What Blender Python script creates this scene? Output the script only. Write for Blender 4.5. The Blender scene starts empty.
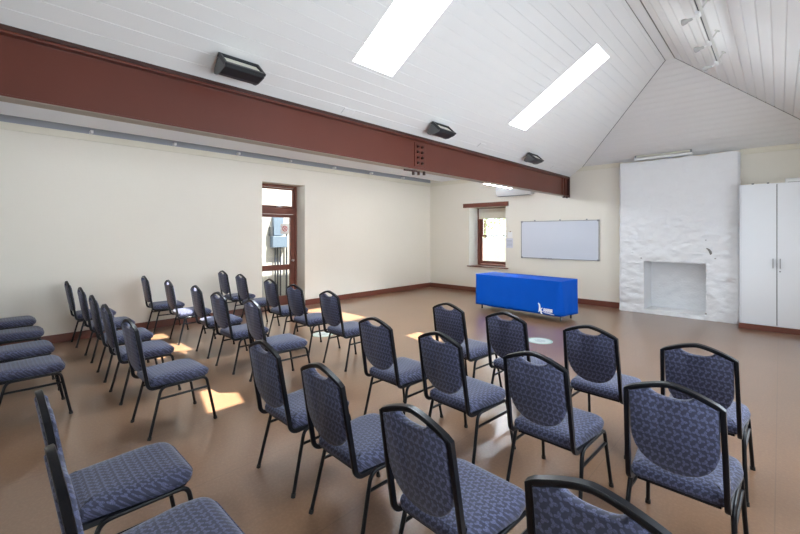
import bpy, bmesh, math, random
from mathutils import Vector, Matrix, noise
random.seed(7)
C = bpy.context.scene.collection
PI = math.pi

# ------------------------------------------------------------------ materials
def new_mat(name):
    m = bpy.data.materials.new(name); m.use_nodes = True
    nt = m.node_tree; b = nt.nodes['Principled BSDF']
    return m, nt, b
def N(nt, t, **kw):
    n = nt.nodes.new(t)
    for k, v in kw.items():
        setattr(n, k, v)
    return n
def math_n(nt, op, a, b=None, c=None):
    n = nt.nodes.new('ShaderNodeMath'); n.operation = op
    for i, v in enumerate((a, b, c)):
        if v is None: continue
        if isinstance(v, (int, float)): n.inputs[i].default_value = v
        else: nt.links.new(v, n.inputs[i])
    return n.outputs[0]
def coords(nt):
    tc = N(nt, 'ShaderNodeTexCoord'); sx = N(nt, 'ShaderNodeSeparateXYZ')
    nt.links.new(tc.outputs['Object'], sx.inputs[0])
    return tc.outputs['Object'], sx.outputs
def mixc(nt, fac, c1, c2):
    n = N(nt, 'ShaderNodeMix', data_type='RGBA')
    for s, v in ((n.inputs[0], fac), (n.inputs[6], c1), (n.inputs[7], c2)):
        if isinstance(v, (int, float)): s.default_value = v
        elif isinstance(v, tuple): s.default_value = (*v, 1)
        else: nt.links.new(v, s)
    return n.outputs[2]
def noise_n(nt, vec, scale, detail=3, rough=.5):
    n = N(nt, 'ShaderNodeTexNoise'); nt.links.new(vec, n.inputs['Vector'])
    n.inputs['Scale'].default_value = scale; n.inputs['Detail'].default_value = detail
    n.inputs['Roughness'].default_value = rough
    return n.outputs[0]
def ramp(nt, fac, a, b):
    n = N(nt, 'ShaderNodeMapRange'); n.inputs[1].default_value = a; n.inputs[2].default_value = b
    nt.links.new(fac, n.inputs[0]); return n.outputs[0]
def bump(nt, b, h, strength=.3, dist=.002):
    n = N(nt, 'ShaderNodeBump'); n.inputs['Strength'].default_value = strength
    n.inputs['Distance'].default_value = dist
    nt.links.new(h, n.inputs['Height']); nt.links.new(n.outputs[0], b.inputs['Normal'])
def paint(name, col, rough=.5, var=.06, scale=3., bmp=.0, bscale=40., metal=0., spec=.5, bdist=.002):
    m, nt, b = new_mat(name)
    v, _ = coords(nt)
    f = noise_n(nt, v, scale, 4)
    nt.links.new(mixc(nt, f, tuple(c * (1 - var) for c in col), tuple(min(1, c * (1 + var)) for c in col)), b.inputs['Base Color'])
    b.inputs['Roughness'].default_value = rough; b.inputs['Metallic'].default_value = metal
    b.inputs['Specular IOR Level'].default_value = spec
    if bmp: bump(nt, b, noise_n(nt, v, bscale, 4), bmp, bdist)
    return m

M = {}
M['wall'] = paint('cream_wall_paint', (.81, .76, .662), .55, .015, 1.5, .25, 18, bdist=.004)
M['cream_trim'] = paint('cream_trim_paint', (.76, .71, .58), .4, .02)
M['ceiling'] = paint('white_board_paint', (.80, .785, .77), .38, .02, 2)
M['white'] = paint('white_paint', (.85, .85, .84), .45, .015)
M['stone'] = paint('white_limewashed_stone', (.83, .835, .845), .7, .03, 6, .6, 30, bdist=.012)
M['soffit'] = paint('putty_beige', (.42, .37, .31), .5, .05)  # flat grey-beige tone for the underside of the beam
M['spot'] = paint('satin_silver_spot', (.50, .50, .49), .35, .05, metal=.3)
M['railpaint'] = paint('aged_white_rail', (.58, .56, .52), .5, .05)
M['gap_shade'] = paint('painted_gap_shade', (.36, .37, .40), .7, .05)  # grey stands in for the shade of the gap above the wall
M['coolwhite'] = paint('window_bounce_white', (.84, .87, .93), .6, .01)  # bounced window light put into the low ceiling's colour
M['brown'] = paint('red_brown_gloss_paint', (.155, .048, .03), .32, .12, 4)
M['beam'] = paint('red_oxide_beam_paint', (.125, .034, .022), .32, .12, 2, spec=.4)
M['beamdark'] = paint('dark_oxide_bolt_paint', (.05, .018, .014), .35, .1, 2)
M['black'] = paint('black_powder_coat', (.0035, .004, .006), .30, .1, 20, spec=.28)
M['rubber'] = paint('black_rubber', (.012, .012, .012), .7, .1, 20)
M['lampblack'] = paint('black_lamp_housing', (.016, .018, .022), .42, .15, 15)
M['lampgrey'] = paint('grey_lamp_end_plate', (.10, .105, .11), .5, .1, 15)
M['cab'] = paint('white_laminate', (.80, .815, .84), .3, .01)
M['gap'] = paint('dark_gap', (.05, .05, .055), .7, .05)
M['steel'] = paint('brushed_steel', (.55, .55, .56), .3, .05, 30, metal=1.)
M['alu'] = paint('satin_aluminium', (.36, .36, .37), .4, .05, 30, metal=.6)
M['plastic'] = paint('white_plastic', (.84, .85, .86), .35, .01)
M['greyplastic'] = paint('grey_plastic', (.25, .26, .27), .5, .03)
M['board'] = paint('whiteboard_enamel', (.66, .69, .76), .18, .015, 2)
M['paper'] = paint('lilac_paper', (.66, .66, .74), .7, .03, 20)
M['white_paper'] = paint('white_paper', (.86, .84, .82), .7, .02, 20)
M['ink'] = paint('grey_ink', (.22, .25, .27), .7, .02, 20)
M['red'] = paint('red_ink', (.55, .05, .05), .6, .02, 20)
M['sticker'] = paint('pale_sticker_vinyl', (.47, .52, .48), .35, .02, 20)
M['mint'] = paint('mint_sticker_vinyl', (.25, .42, .34), .35, .03, 20)
M['blind'] = paint('cream_blind_fabric', (.74, .69, .58), .8, .03, 30)
M['logo'] = paint('white_print', (.88, .90, .95), .5, .01)
M['stucco'] = paint('outdoor_pale_render', (.24, .235, .22), .85, .12, 6, .8, 25, bdist=.01)
M['render'] = paint('outdoor_white_render', (.40, .39, .37), .85, .08, 6, .8, 25, bdist=.01)
M['meter'] = paint('blue_grey_box_paint', (.09, .125, .175), .5, .05)
M['darkmetal'] = paint('dark_conduit', (.03, .034, .042), .5, .1, 6)
M['paving'] = paint('outdoor_paving', (.35, .32, .28), .9, .2, 5)
M['tin'] = paint('outer_roof_paint', (.3, .3, .3), .6, .1)
M['soot'] = paint('grey_scar', (.24, .23, .21), .9, .2, 30)
M['jelly'] = paint('off_white_lamp_glass', (.74, .72, .62), .35, .04, 5)
M['bark'] = paint('tree_bark', (.12, .085, .06), .9, .3, 15)
M['leaf'] = paint('pale_leaf', (.17, .26, .09), .6, .5, 4)

def glass_mat():
    m, nt, b = new_mat('window_glass'); nt.nodes.remove(b)
    tr = N(nt, 'ShaderNodeBsdfTransparent'); gl = N(nt, 'ShaderNodeBsdfGlossy'); mx = N(nt, 'ShaderNodeMixShader')
    fr = N(nt, 'ShaderNodeFresnel'); fr.inputs[0].default_value = 1.45
    tr.inputs[0].default_value = (.95, .97, .96, 1); gl.inputs['Roughness'].default_value = .02
    nt.links.new(fr.outputs[0], mx.inputs[0]); nt.links.new(tr.outputs[0], mx.inputs[1]); nt.links.new(gl.outputs[0], mx.inputs[2])
    nt.links.new(mx.outputs[0], nt.nodes['Material Output'].inputs[0])
    return m
M['glass'] = glass_mat()

def fabric_mat():
    m, nt, b = new_mat('blue_trefoil_upholstery')
    v, s = coords(nt)
    U = math_n(nt, 'DIVIDE', s[0], .031)
    V = math_n(nt, 'DIVIDE', math_n(nt, 'ADD', s[1], s[2]), .028)
    row = math_n(nt, 'FLOOR', V)
    par = math_n(nt, 'FLOORED_MODULO', row, 2.)
    U2 = math_n(nt, 'ADD', U, math_n(nt, 'MULTIPLY', par, .5))
    fu = math_n(nt, 'SUBTRACT', math_n(nt, 'FRACT', U2), .5)
    fv = math_n(nt, 'SUBTRACT', math_n(nt, 'FRACT', V), .5)
    r = math_n(nt, 'SQRT', math_n(nt, 'ADD', math_n(nt, 'MULTIPLY', fu, fu), math_n(nt, 'MULTIPLY', fv, fv)))
    th = math_n(nt, 'ARCTAN2', fv, fu)
    ph = math_n(nt, 'ADD', math_n(nt, 'MULTIPLY', th, 3.), math_n(nt, 'MULTIPLY', par, 2.1))
    tgt = math_n(nt, 'ADD', math_n(nt, 'MULTIPLY', math_n(nt, 'COSINE', ph), .17), .36)
    d = math_n(nt, 'SUBTRACT', tgt, r)
    mask = ramp(nt, d, -.03, .05)
    fine = noise_n(nt, v, 260, 2)
    mask = math_n(nt, 'MULTIPLY', mask, ramp(nt, fine, .2, .75))
    col = mixc(nt, mask, (.023, .025, .048), (.115, .127, .235))
    big = noise_n(nt, v, 7, 2)
    col = mixc(nt, math_n(nt, 'MULTIPLY', big, .25), col, (.09, .095, .15))
    nt.links.new(col, b.inputs['Base Color'])
    b.inputs['Roughness'].default_value = .75; b.inputs['Specular IOR Level'].default_value = .35
    b.inputs['Sheen Weight'].default_value = .25; b.inputs['Sheen Roughness'].default_value = .4
    bump(nt, b, math_n(nt, 'ADD', fine, mask), .35, .0012)
    return m
M['fabric'] = fabric_mat()

def cloth_mat():
    m, nt, b = new_mat('royal_blue_polyester')
    v, s = coords(nt)
    f = noise_n(nt, v, 3, 3)
    nt.links.new(mixc(nt, f, (.0, .068, .41), (.0, .082, .48)), b.inputs['Base Color'])
    b.inputs['Roughness'].default_value = .6; b.inputs['Specular IOR Level'].default_value = .12
    bump(nt, b, noise_n(nt, v, 7, 3), .4, .01)
    return m
M['cloth'] = cloth_mat()

def floor_mat():
    m, nt, b = new_mat('varnished_brown_floor')
    v, s = coords(nt)
    blotch = noise_n(nt, v, 1.3, 1.5, .5)
    mp = N(nt, 'ShaderNodeMapping'); mp.inputs['Scale'].default_value = (9, 1.0, 1); nt.links.new(v, mp.inputs[0])
    grain = noise_n(nt, mp.outputs[0], 4, 5, .65)
    flake = noise_n(nt, v, 55, 3, .6)
    # sheet joints: boards 0.9 m wide running along the room, staggered ends
    U = math_n(nt, 'DIVIDE', math_n(nt, 'ADD', s[0], .35), .9)
    iu = math_n(nt, 'FLOOR', U)
    Vv = math_n(nt, 'ADD', math_n(nt, 'DIVIDE', s[1], 3.6), math_n(nt, 'MULTIPLY', iu, .43))
    eu = math_n(nt, 'ABSOLUTE', math_n(nt, 'SUBTRACT', math_n(nt, 'FRACT', U), .5))
    ev = math_n(nt, 'ABSOLUTE', math_n(nt, 'SUBTRACT', math_n(nt, 'FRACT', Vv), .5))
    ju = ramp(nt, eu, .4955, .499); jv = ramp(nt, ev, .4988, .4998)
    joint = math_n(nt, 'MAXIMUM', ju, jv)
    col = mixc(nt, blotch, (.165, .085, .044), (.220, .120, .064))
    col = mixc(nt, math_n(nt, 'MULTIPLY', ramp(nt, grain, .35, .75), .42), col, (.145, .080, .047))
    col = mixc(nt, math_n(nt, 'MULTIPLY', ramp(nt, flake, .45, .75), .45), col, (.27, .165, .10))
    col = mixc(nt, math_n(nt, 'MULTIPLY', joint, .35), col, (.05, .03, .02))
    nt.links.new(col, b.inputs['Base Color'])
    b.inputs['Roughness'].default_value = .30
    b.inputs['Coat Weight'].default_value = .45; b.inputs['Coat Roughness'].default_value = .16
    b.inputs['Specular IOR Level'].default_value = .65
    return m
M['floor'] = floor_mat()

# ------------------------------------------------------------------ mesh helpers
class MB:
    def __init__(s): s.v = []; s.f = []
    def add(s, vs, fs):
        o = len(s.v); s.v += [tuple(p) for p in vs]; s.f += [tuple(i + o for i in f) for f in fs]; return s
    def box(s, x0, x1, y0, y1, z0, z1):
        vs = [(x, y, z) for z in (z0, z1) for y in (y0, y1) for x in (x0, x1)]
        return s.add(vs, [(0, 2, 3, 1), (4, 5, 7, 6), (0, 1, 5, 4), (2, 6, 7, 3), (0, 4, 6, 2), (1, 3, 7, 5)])
    def quad(s, a, b, c, d): return s.add([a, b, c, d], [(0, 1, 2, 3)])
    def prism(s, poly, axis, a, b):
        """poly: 2D points; axis: the extrusion axis; the other two in cyclic order"""
        n = len(poly)
        def P(p, t): return {'x': (t, p[0], p[1]), 'y': (p[0], t, p[1]), 'z': (p[0], p[1], t)}[axis]
        vs = [P(p, a) for p in poly] + [P(p, b) for p in poly]
        fs = [tuple(range(n)), tuple(range(2 * n - 1, n - 1, -1))]
        fs += [(i, i + n, (i + 1) % n + n, (i + 1) % n) for i in range(n)]
        return s.add(vs, fs)
    def sweep(s, path, sec, up=(0, 0, 1), closed_caps=True):
        """sec: 2D section in (side, up) frame, carried along the path"""
        path = [Vector(p) for p in path]; n = len(path); k = len(sec); vs = []; fs = []
        U = Vector(up)
        for i, p in enumerate(path):
            t = (path[min(i + 1, n - 1)] - path[max(i - 1, 0)]).normalized()
            if i == 0 and abs(t.dot(U.normalized())) > .95: U = Vector((0, 1, 0))
            if i == 0: u = (U - t * U.dot(t)).normalized()
            else:
                u = (u - t * u.dot(t)).normalized()
            w = t.cross(u)
            # widen at bends so that the section keeps its size
            for a, b in sec: vs.append(p + w * a + u * b)
        for i in range(n - 1):
            for j in range(k):
                fs.append((i * k + j, i * k + (j + 1) % k, (i + 1) * k + (j + 1) % k, (i + 1) * k + j))
        if closed_caps: fs += [tuple(range(k - 1, -1, -1)), tuple(range((n - 1) * k, n * k))]
        return s.add(vs, fs)
    def tube(s, path, r, n=10, up=(0, 0, 1)):
        return s.sweep(path, [(r * math.cos(2 * PI * i / n), r * math.sin(2 * PI * i / n)) for i in range(n)], up)
    def loft(s, rings, cap0=True, cap1=True):
        k = len(rings[0]); vs = [p for r in rings for p in r]; fs = []
        for i in range(len(rings) - 1):
            for j in range(k):
                fs.append((i * k + j, i * k + (j + 1) % k, (i + 1) * k + (j + 1) % k, (i + 1) * k + j))
        if cap0: fs.append(tuple(range(k - 1, -1, -1)))
        if cap1: fs.append(tuple(range((len(rings) - 1) * k, len(rings) * k)))
        return s.add(vs, fs)
    def disc(s, c, r, n=24, axis='z', h=.002):
        poly = [(c[0] + r * math.cos(2 * PI * i / n), c[1] + r * math.sin(2 * PI * i / n)) for i in range(n)]
        return s.prism(poly, axis, c[2], c[2] + h)
    def build(s, name, mat, parent=None, loc=None, bevel=0, smooth=False, segs=2):
        me = bpy.data.meshes.new(name); me.from_pydata(s.v, [], s.f); me.validate()
        bm = bmesh.new(); bm.from_mesh(me); bmesh.ops.recalc_face_normals(bm, faces=bm.faces); bm.to_mesh(me); bm.free()
        me.materials.append(mat)
        o = bpy.data.objects.new(name, me); C.objects.link(o)
        if parent: o.parent = parent
        if loc: o.location = loc
        if smooth:
            me.polygons.foreach_set('use_smooth', [True] * len(me.polygons))
            if hasattr(me, 'set_sharp_from_angle'): me.set_sharp_from_angle(angle=math.radians(38))
        if bevel:
            md = o.modifiers.new('bevel', 'BEVEL'); md.width = bevel; md.segments = segs
            md.limit_method = 'ANGLE'; md.angle_limit = math.radians(40)
        return o
def fillet(pts, rad, n=5):
    """round the inner corners of a polyline; rad: one radius per inner corner"""
    pts = [Vector(p) for p in pts]; out = [pts[0]]
    for i in range(1, len(pts) - 1):
        r = rad[i - 1]; a = (pts[i - 1] - pts[i]); b = (pts[i + 1] - pts[i])
        la, lb = a.length, b.length; a.normalize(); b.normalize()
        ang = a.angle(b); d = min(r / math.tan(ang / 2), la * .49, lb * .49)
        p0 = pts[i] + a * d; p1 = pts[i] + b * d
        for k in range(n + 1):
            t = k / n; out.append(p0 * (1 - t) ** 2 + pts[i] * 2 * t * (1 - t) + p1 * t * t)
    out.append(pts[-1]); return out
def offset_poly(poly, d):
    """inset a closed counter-clockwise 2D outline by d"""
    n = len(poly); out = []
    for i in range(n):
        p0, p, p1 = Vector(poly[i - 1]), Vector(poly[i]), Vector(poly[(i + 1) % n])
        e0 = (p - p0).normalized(); e1 = (p1 - p).normalized()
        nn = Vector((-e0.y, e0.x)) + Vector((-e1.y, e1.x))
        if nn.length < 1e-6: nn = Vector((-e0.y, e0.x))
        nn.normalize(); c = max(.45, nn.dot(Vector((-e0.y, e0.x))))
        out.append(p + nn * d / c)
    return out
def tag(o, label=None, cat=None, group=None, kind=None):
    if label: o['label'] = label
    if cat: o['category'] = cat
    if group: o['group'] = group
    if kind: o['kind'] = kind
    return o
def empty(name, loc, rz=0):
    o = bpy.data.objects.new(name, None); C.objects.link(o); o.location = loc; o.rotation_euler = (0, 0, rz)
    o.empty_display_size = .1
    return o
def struct(o, label, cat): return tag(o, label, cat, kind='structure')

# ------------------------------------------------------------------ room numbers
XL, XR, YB, YF = -.05, 8.48, 0., -15.
XB = 4.16                       # room side of the steel beam
ZE = 3.15                       # wall head
ML, MR, MH = .65, .66, .64      # roof pitches: left, right, hip
RX0, RX1, RZ, RY = 6.43, 6.55, 4.42, -1.985
def zl(x): return 2.955 + (RZ - 2.955) / (RX0 - XB) * (x - XB)
def zr(x): return RZ - (RZ - ZE) / (XR - RX1) * (x - RX1)
def yhip(z): return -max(0, (z - ZE)) / ((RZ - ZE) / -RY)

# floor
mb = MB(); mb.box(XL - .5, XR + .4, YF - .4, YB + .5, -.12, 0)
struct(mb.build('floor', M['floor']), 'glossy varnished brown sheet floor of the hall', 'floor')

def wall(name, axis, pos, thick, a0, a1, z0, z1, holes, mat, label):
    """wall on plane axis=pos, room side at pos, thickness thick (signed); holes (a0,a1,z0,z1)"""
    A = sorted({a0, a1, *[h[0] for h in holes], *[h[1] for h in holes]})
    Z = sorted({z0, z1, *[h[2] for h in holes], *[h[3] for h in holes]})
    def P(a, z, t): return (pos + t, a, z) if axis == 'x' else (a, pos + t, z)
    solid = {}
    for i in range(len(A) - 1):
        for j in range(len(Z) - 1):
            ca, cz = (A[i] + A[i + 1]) / 2, (Z[j] + Z[j + 1]) / 2
            solid[i, j] = not any(h[0] < ca < h[1] and h[2] < cz < h[3] for h in holes)
    mb = MB()
    for (i, j), s in solid.items():
        if not s: continue
        for t in (0, thick): mb.quad(P(A[i], Z[j], t), P(A[i + 1], Z[j], t), P(A[i + 1], Z[j + 1], t), P(A[i], Z[j + 1], t))
        for di, dj in ((1, 0), (-1, 0), (0, 1), (0, -1)):
            if solid.get((i + di, j + dj), False): continue
            if di: a = A[i + (di > 0)]; mb.quad(P(a, Z[j], 0), P(a, Z[j + 1], 0), P(a, Z[j + 1], thick), P(a, Z[j], thick))
            else: z = Z[j + (dj > 0)]; mb.quad(P(A[i], z, 0), P(A[i + 1], z, 0), P(A[i + 1], z, thick), P(A[i], z, thick))
    return struct(mb.build(name, mat), label, 'wall')

DOOR = (-5.523, -4.480, 0., 2.71)
WIN = (1.362, 2.505, .72, 2.35)
FPH = (5.72, 6.79, 0.02, 1.10)
wall('wall_left', 'x', XL, -.45, YF - .4, YB + .5, 0, 3.45, [DOOR], M['wall'], 'long plain cream wall with the glazed brown door')
wall('wall_back', 'y', YB, .5, XL, XR + .4, 0, 3.35, [WIN, FPH], M['wall'], 'cream end wall behind the blue table')
RW = [(-9.0, -7.9, .6, 2.3), (-6.7, -5.2, .9, 2.4), (-3.7, -2.2, .9, 2.4)]
FW = [(.8, 3.4, .8, 2.4), (4.9, 7.7, .8, 2.5)]
wall('wall_right', 'x', XR, .4, YF - .4, YB + .5, 0, 3.3, RW, M['wall'], 'cream side wall behind the camera side cupboard')
wall('wall_front', 'y', YF, -.4, XL, XR + .4, 0, 4.9, FW, M['wall'], 'cream gable wall behind the camera')

# cornice strips
mb = MB(); mb.box(XL, XL + .034, YF, YB, 3.062, 3.165)
struct(mb.build('trim_left', M['cream_trim'], bevel=.004), 'flat cream cornice board along the plain wall head', 'cornice')
mb = MB(); mb.box(XL + .034, 5.30, YB - .022, YB, 3.06, 3.16); mb.box(7.235, XR, YB - .022, YB, 3.06, 3.16)
struct(mb.build('trim_back', M['cream_trim'], bevel=.004), 'flat cream cornice board along the end wall head', 'cornice')

# baseboards
def board(name, x0, x1, y0, y1, label, h=.125):
    mb = MB(); mb.box(x0, x1, y0, y1, 0, h)
    struct(mb.build(name, M['brown'], bevel=.005), label, 'baseboard')
board('baseboard_left', XL, XL + .025, YF, DOOR[0], 'red brown skirting board behind the chairs on the plain wall')
board('baseboard_left', XL, XL + .025, DOOR[1], YB, 'red brown skirting board from the door to the room corner')
board('baseboard_back', XL + .025, 5.285, YB - .025, YB, 'red brown skirting board from the corner to the fireplace')

# ------------------------------------------------------------------ ceilings
BOARD, GW, GD = .126, .009, .007
def groove_breaks(s0, s1, extra=(), GW=.007, GD=.006):
    """profile stations [(s, depth)] of boarding with v-grooves"""
    pts = {round(s0, 4): 0, round(s1, 4): 0}
    k = math.ceil((s0 + .03) / BOARD)
    while k * BOARD < s1 - .03:
        c = k * BOARD; k += 1
        if any(abs(c - e) < GW for e in extra): continue
        pts[round(c - GW / 2, 4)] = 0; pts[round(c, 4)] = GD; pts[round(c + GW / 2, 4)] = 0
    for e in extra: pts[round(e, 4)] = 0
    return sorted(pts.items())
SKY = [(-7.08, -6.53), (-3.95, -3.40)]
SX0, SX1 = 4.72, 6.00
Lk = math.hypot(1, ML)
# left slope
sl = (RX0 - XB) * math.sqrt(1 + ((RZ - 2.955) / (RX0 - XB)) ** 2)
cs = (RX0 - XB) / sl; sn = (RZ - 2.955) / sl
h0, h1 = (SX0 - XB) / cs, (SX1 - XB) / cs
st = groove_breaks(0, sl, (h0, h1))
mb = MB()
def PL(s, y, d): return (XB + s * cs - d * sn, y, 2.955 + s * sn + d * cs)
for (s0, d0), (s1, d1) in zip(st[:-1], st[1:]):
    ye0, ye1 = yhip(2.955 + s0 * sn), yhip(2.955 + s1 * sn)
    ys = [YF, SKY[0][0], SKY[0][1], SKY[1][0], SKY[1][1], None]
    for i in range(5):
        if i in (1, 3) and s0 >= h0 - 1e-3 and s1 <= h1 + 1e-3: continue
        a0 = a1 = ys[i]; b0 = b1 = ys[i + 1]
        if b0 is None: b0, b1 = ye0 + .02, ye1 + .02
        mb.quad(PL(s0, a0, d0), PL(s0, b0, d0), PL(s1, b1, d1), PL(s1, a1, d1))
struct(mb.build('ceiling', M['ceiling']), 'sloping white boarded ceiling with the two skylights', 'ceiling')
# ridge strip
mb = MB(); mb.box(RX0 - .005, RX1 + .005, YF, RY + .01, RZ - .006, RZ + .05)
struct(mb.build('ceiling', M['ceiling']), 'narrow flat white strip along the ridge', 'ceiling')
# right slope
sr = math.hypot(XR - RX1, RZ - ZE); cr = (XR - RX1) / sr; nr = (RZ - ZE) / sr
def PR(s, y, d): return (RX1 + s * cr + d * nr, y, RZ - s * nr + d * cr)
mb = MB(); st = groove_breaks(0, sr, (), .015, .011)
for (s0, d0), (s1, d1) in zip(st[:-1], st[1:]):
    mb.quad(PR(s0, YF, d0), PR(s1, YF, d1), PR(s1, yhip(RZ - s1 * nr) + .02, d1), PR(s0, yhip(RZ - s0 * nr) + .02, d0))
struct(mb.build('ceiling', M['ceiling']), 'sloping white boarded ceiling that carries the track light', 'ceiling')
# hip end
sh = math.hypot(RY, RZ - ZE); st = groove_breaks(0, sh); mb = MB()
def PH(s, u, d):
    t = s / sh; z = ZE + t * (RZ - ZE); y = RY * t
    xl = XB + (z - 2.955) / ((RZ - 2.955) / (RX0 - XB)); xr = XR - (XR - RX1) * t
    x = xl + (xr - xl) * u
    return (x, y + d * .54, z + d * .84)
for (s0, d0), (s1, d1) in zip(st[:-1], st[1:]):
    mb.quad(PH(s0, -.004, d0), PH(s0, 1.004, d0), PH(s1, 1.004, d1), PH(s1, -.004, d1))
struct(mb.build('ceiling', M['ceiling']), 'triangular white boarded hip end above the fireplace', 'ceiling')
# dark joint lines where the slopes meet the hip and the ridge strip
M['joint'] = paint('dusty_joint', (.22, .205, .19), .8, .1)
def joint(n, a, b, label, w=.006):
    a, b = Vector(a), Vector(b); mb = MB()
    mb.sweep([a, b], [(-w, -.004), (w, -.004), (w, .004), (-w, .004)], (0, 0, 1)); struct(mb.build('trim_%d' % n, M['joint']), label, 'joint')
joint(2, (4.46, -.02, ZE), (RX0, RY, RZ), 'dark joint between skylight slope and hip end')
joint(3, (XR, -.02, ZE), (RX1, RY, RZ), 'dark joint between track light slope and hip end')
joint(4, (RX1 + .004, YF, RZ - .006), (RX1 + .004, RY, RZ - .006), 'dark joint along the ridge strip, track light side')
joint(5, (RX0 - .004, YF, RZ - .006), (RX0 - .004, RY, RZ - .006), 'dark joint along the ridge strip, skylight side', .004)
# lean-to ceiling with its two skylights, a lower main sheet and a raised strip beside the wall
LS = [(-7.08, -6.53), (-3.95, -3.40)]; LX0, LX1 = 1.70, 3.25
mb = MB(); ys = [YF, LS[0][0], LS[0][1], LS[1][0], LS[1][1], YB + .3]; xs = [.38, LX0, LX1, 4.12]
for i in range(5):
    for j in range(3):
        if j == 1 and i in (1, 3): continue
        mb.quad((xs[j], ys[i], 3.18), (xs[j + 1], ys[i], 3.18), (xs[j + 1], ys[i + 1], 3.18), (xs[j], ys[i + 1], 3.18))

mb.quad((4.10, YF, 2.93), (4.10, YB, 2.93), (4.10, YB, 3.3), (4.10, YF, 3.3))
struct(mb.build('ceiling', M['coolwhite']), 'low flat white ceiling between the beam and the plain wall', 'ceiling')
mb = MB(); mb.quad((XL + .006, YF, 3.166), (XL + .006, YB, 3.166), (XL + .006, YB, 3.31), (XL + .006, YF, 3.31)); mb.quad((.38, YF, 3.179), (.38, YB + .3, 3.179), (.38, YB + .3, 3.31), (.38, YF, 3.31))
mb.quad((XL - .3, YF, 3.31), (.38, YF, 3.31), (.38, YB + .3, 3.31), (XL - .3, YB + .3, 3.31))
struct(mb.build('ceiling', M['gap_shade']), 'raised ceiling strip along the plain wall head, gap shade painted grey', 'ceiling')
for y in (-9.6, -8.38, -7.2, -6.05, -4.9, -3.7, -2.5, -1.3):
    mb = MB(); mb.box(XL + .005, .06, y - .018, y + .018, 3.172, 3.215)
    struct(mb.build('ceiling_batten', M['white']), 'short white batten crossing the gap above the plain wall', 'batten')['group'] = 'battens above the plain wall'
# dark strip where slope meets beam
mb = MB(); mb.prism([(4.105, 2.926), (4.168, 2.926), (4.168, 2.957), (4.105, 2.94)], 'y', YF, YB)
struct(mb.build('trim_1', M['beamdark']), 'thin dark strip on top of the steel beam', 'trim')
# skylight shafts, frames and glass
def skylight(n, x0, x1, y0, y1, slope, label, depth=.40):
    r = empty('window_%d' % n, ((x0 + x1) / 2, (y0 + y1) / 2, slope(x0)))
    L = Vector(r.location)
    dx, dz = x1 - x0, slope(x1) - slope(x0); l = math.hypot(dx, dz)
    nx, nz = -dz / l, dx / l
    def P(x, y, d): return (x + nx * d - L.x, y - L.y, slope(x) + nz * d - L.z)
    mb = MB(); e = .0
    for a, b in (((x0, y0), (x1, y0)), ((x1, y0), (x1, y1)), ((x1, y1), (x0, y1)), ((x0, y1), (x0, y0))):
        mb.quad(P(*a, 0), P(*b, 0), P(*b, depth), P(*a, depth))
    mb.build('shaft', M['white'], r)
    mb = MB(); w = .03
    for (a0, a1, b0, b1) in ((x0, x1, y0, y0 + w), (x0, x1, y1 - w, y1), (x0, x0 + w, y0 + w, y1 - w), (x1 - w, x1, y0 + w, y1 - w)):
        p = [P(a0, b0, depth - .04), P(a1, b0, depth - .04), P(a1, b1, depth - .04), P(a0, b1, depth - .04)]
        q = [P(a0, b0, depth + .02), P(a1, b0, depth + .02), P(a1, b1, depth + .02), P(a0, b1, depth + .02)]
        mb.add(p + q, [(0, 1, 2, 3), (7, 6, 5, 4), (0, 4, 5, 1), (1, 5, 6, 2), (2, 6, 7, 3), (3, 7, 4, 0)])
    mb.build('frame', M['white'], r)
    mb = MB(); mb.quad(P(x0 + w, y0 + w, depth - .01), P(x1 - w, y0 + w, depth - .01), P(x1 - w, y1 - w, depth - .01), P(x0 + w, y1 - w, depth - .01))
    mb.build('pane', M['glass'], r)
    return struct(r, label, 'skylight'), Vector((nx, 0, nz)), L + Vector(P((x0 + x1) / 2, (y0 + y1) / 2, depth + .04)), l
areas = []
for n, (y0, y1), lab in ((2, SKY[0], 'long skylight in the sloping ceiling, cut off by the picture top'), (3, SKY[1], 'long skylight in the sloping ceiling, near the hip end')):
    areas.append(skylight(n, SX0, SX1, y0, y1, zl, lab)[1:] + (y1 - y0,))
for n, (y0, y1) in ((4, LS[0]), (5, LS[1])):
    areas.append(skylight(n, LX0, LX1, y0, y1, lambda x: 3.18, 'skylight hidden above the beam in the low ceiling, bay %d' % (n - 3), .14)[1:] + (y1 - y0,))

# ------------------------------------------------------------------ steel beam
r = empty('ceiling_beam', (4.09, -5.8, 2.485)); O = Vector(r.location)
def rel(mb): mb.v = [(p[0] - O.x, p[1] - O.y, p[2] - O.z) for p in mb.v]; return mb
mb = MB(); mb.prism([(4.02, 2.50), (4.165, 2.50), (4.165, 2.514), (4.115, 2.518), (4.115, 2.902), (4.165, 2.908), (4.165, 2.925), (4.02, 2.925), (4.02, 2.908), (4.095, 2.902), (4.095, 2.518), (4.02, 2.514)], 'y', YF, -.012)
rel(mb).build('web_and_flanges', M['beam'], r, bevel=.002)
mb = MB(); mb.box(4.022, 4.160, YF, -.3, 2.496, 2.4995); tag(rel(mb).build('soffit_strip', M['soffit'], r), 'pale strip under the lower flange')
mb = MB(); mb.box(4.115, 4.127, -5.48, -5.25, 2.545, 2.88); rel(mb).build('splice_plate', M['beam'], r, bevel=.002)
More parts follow.
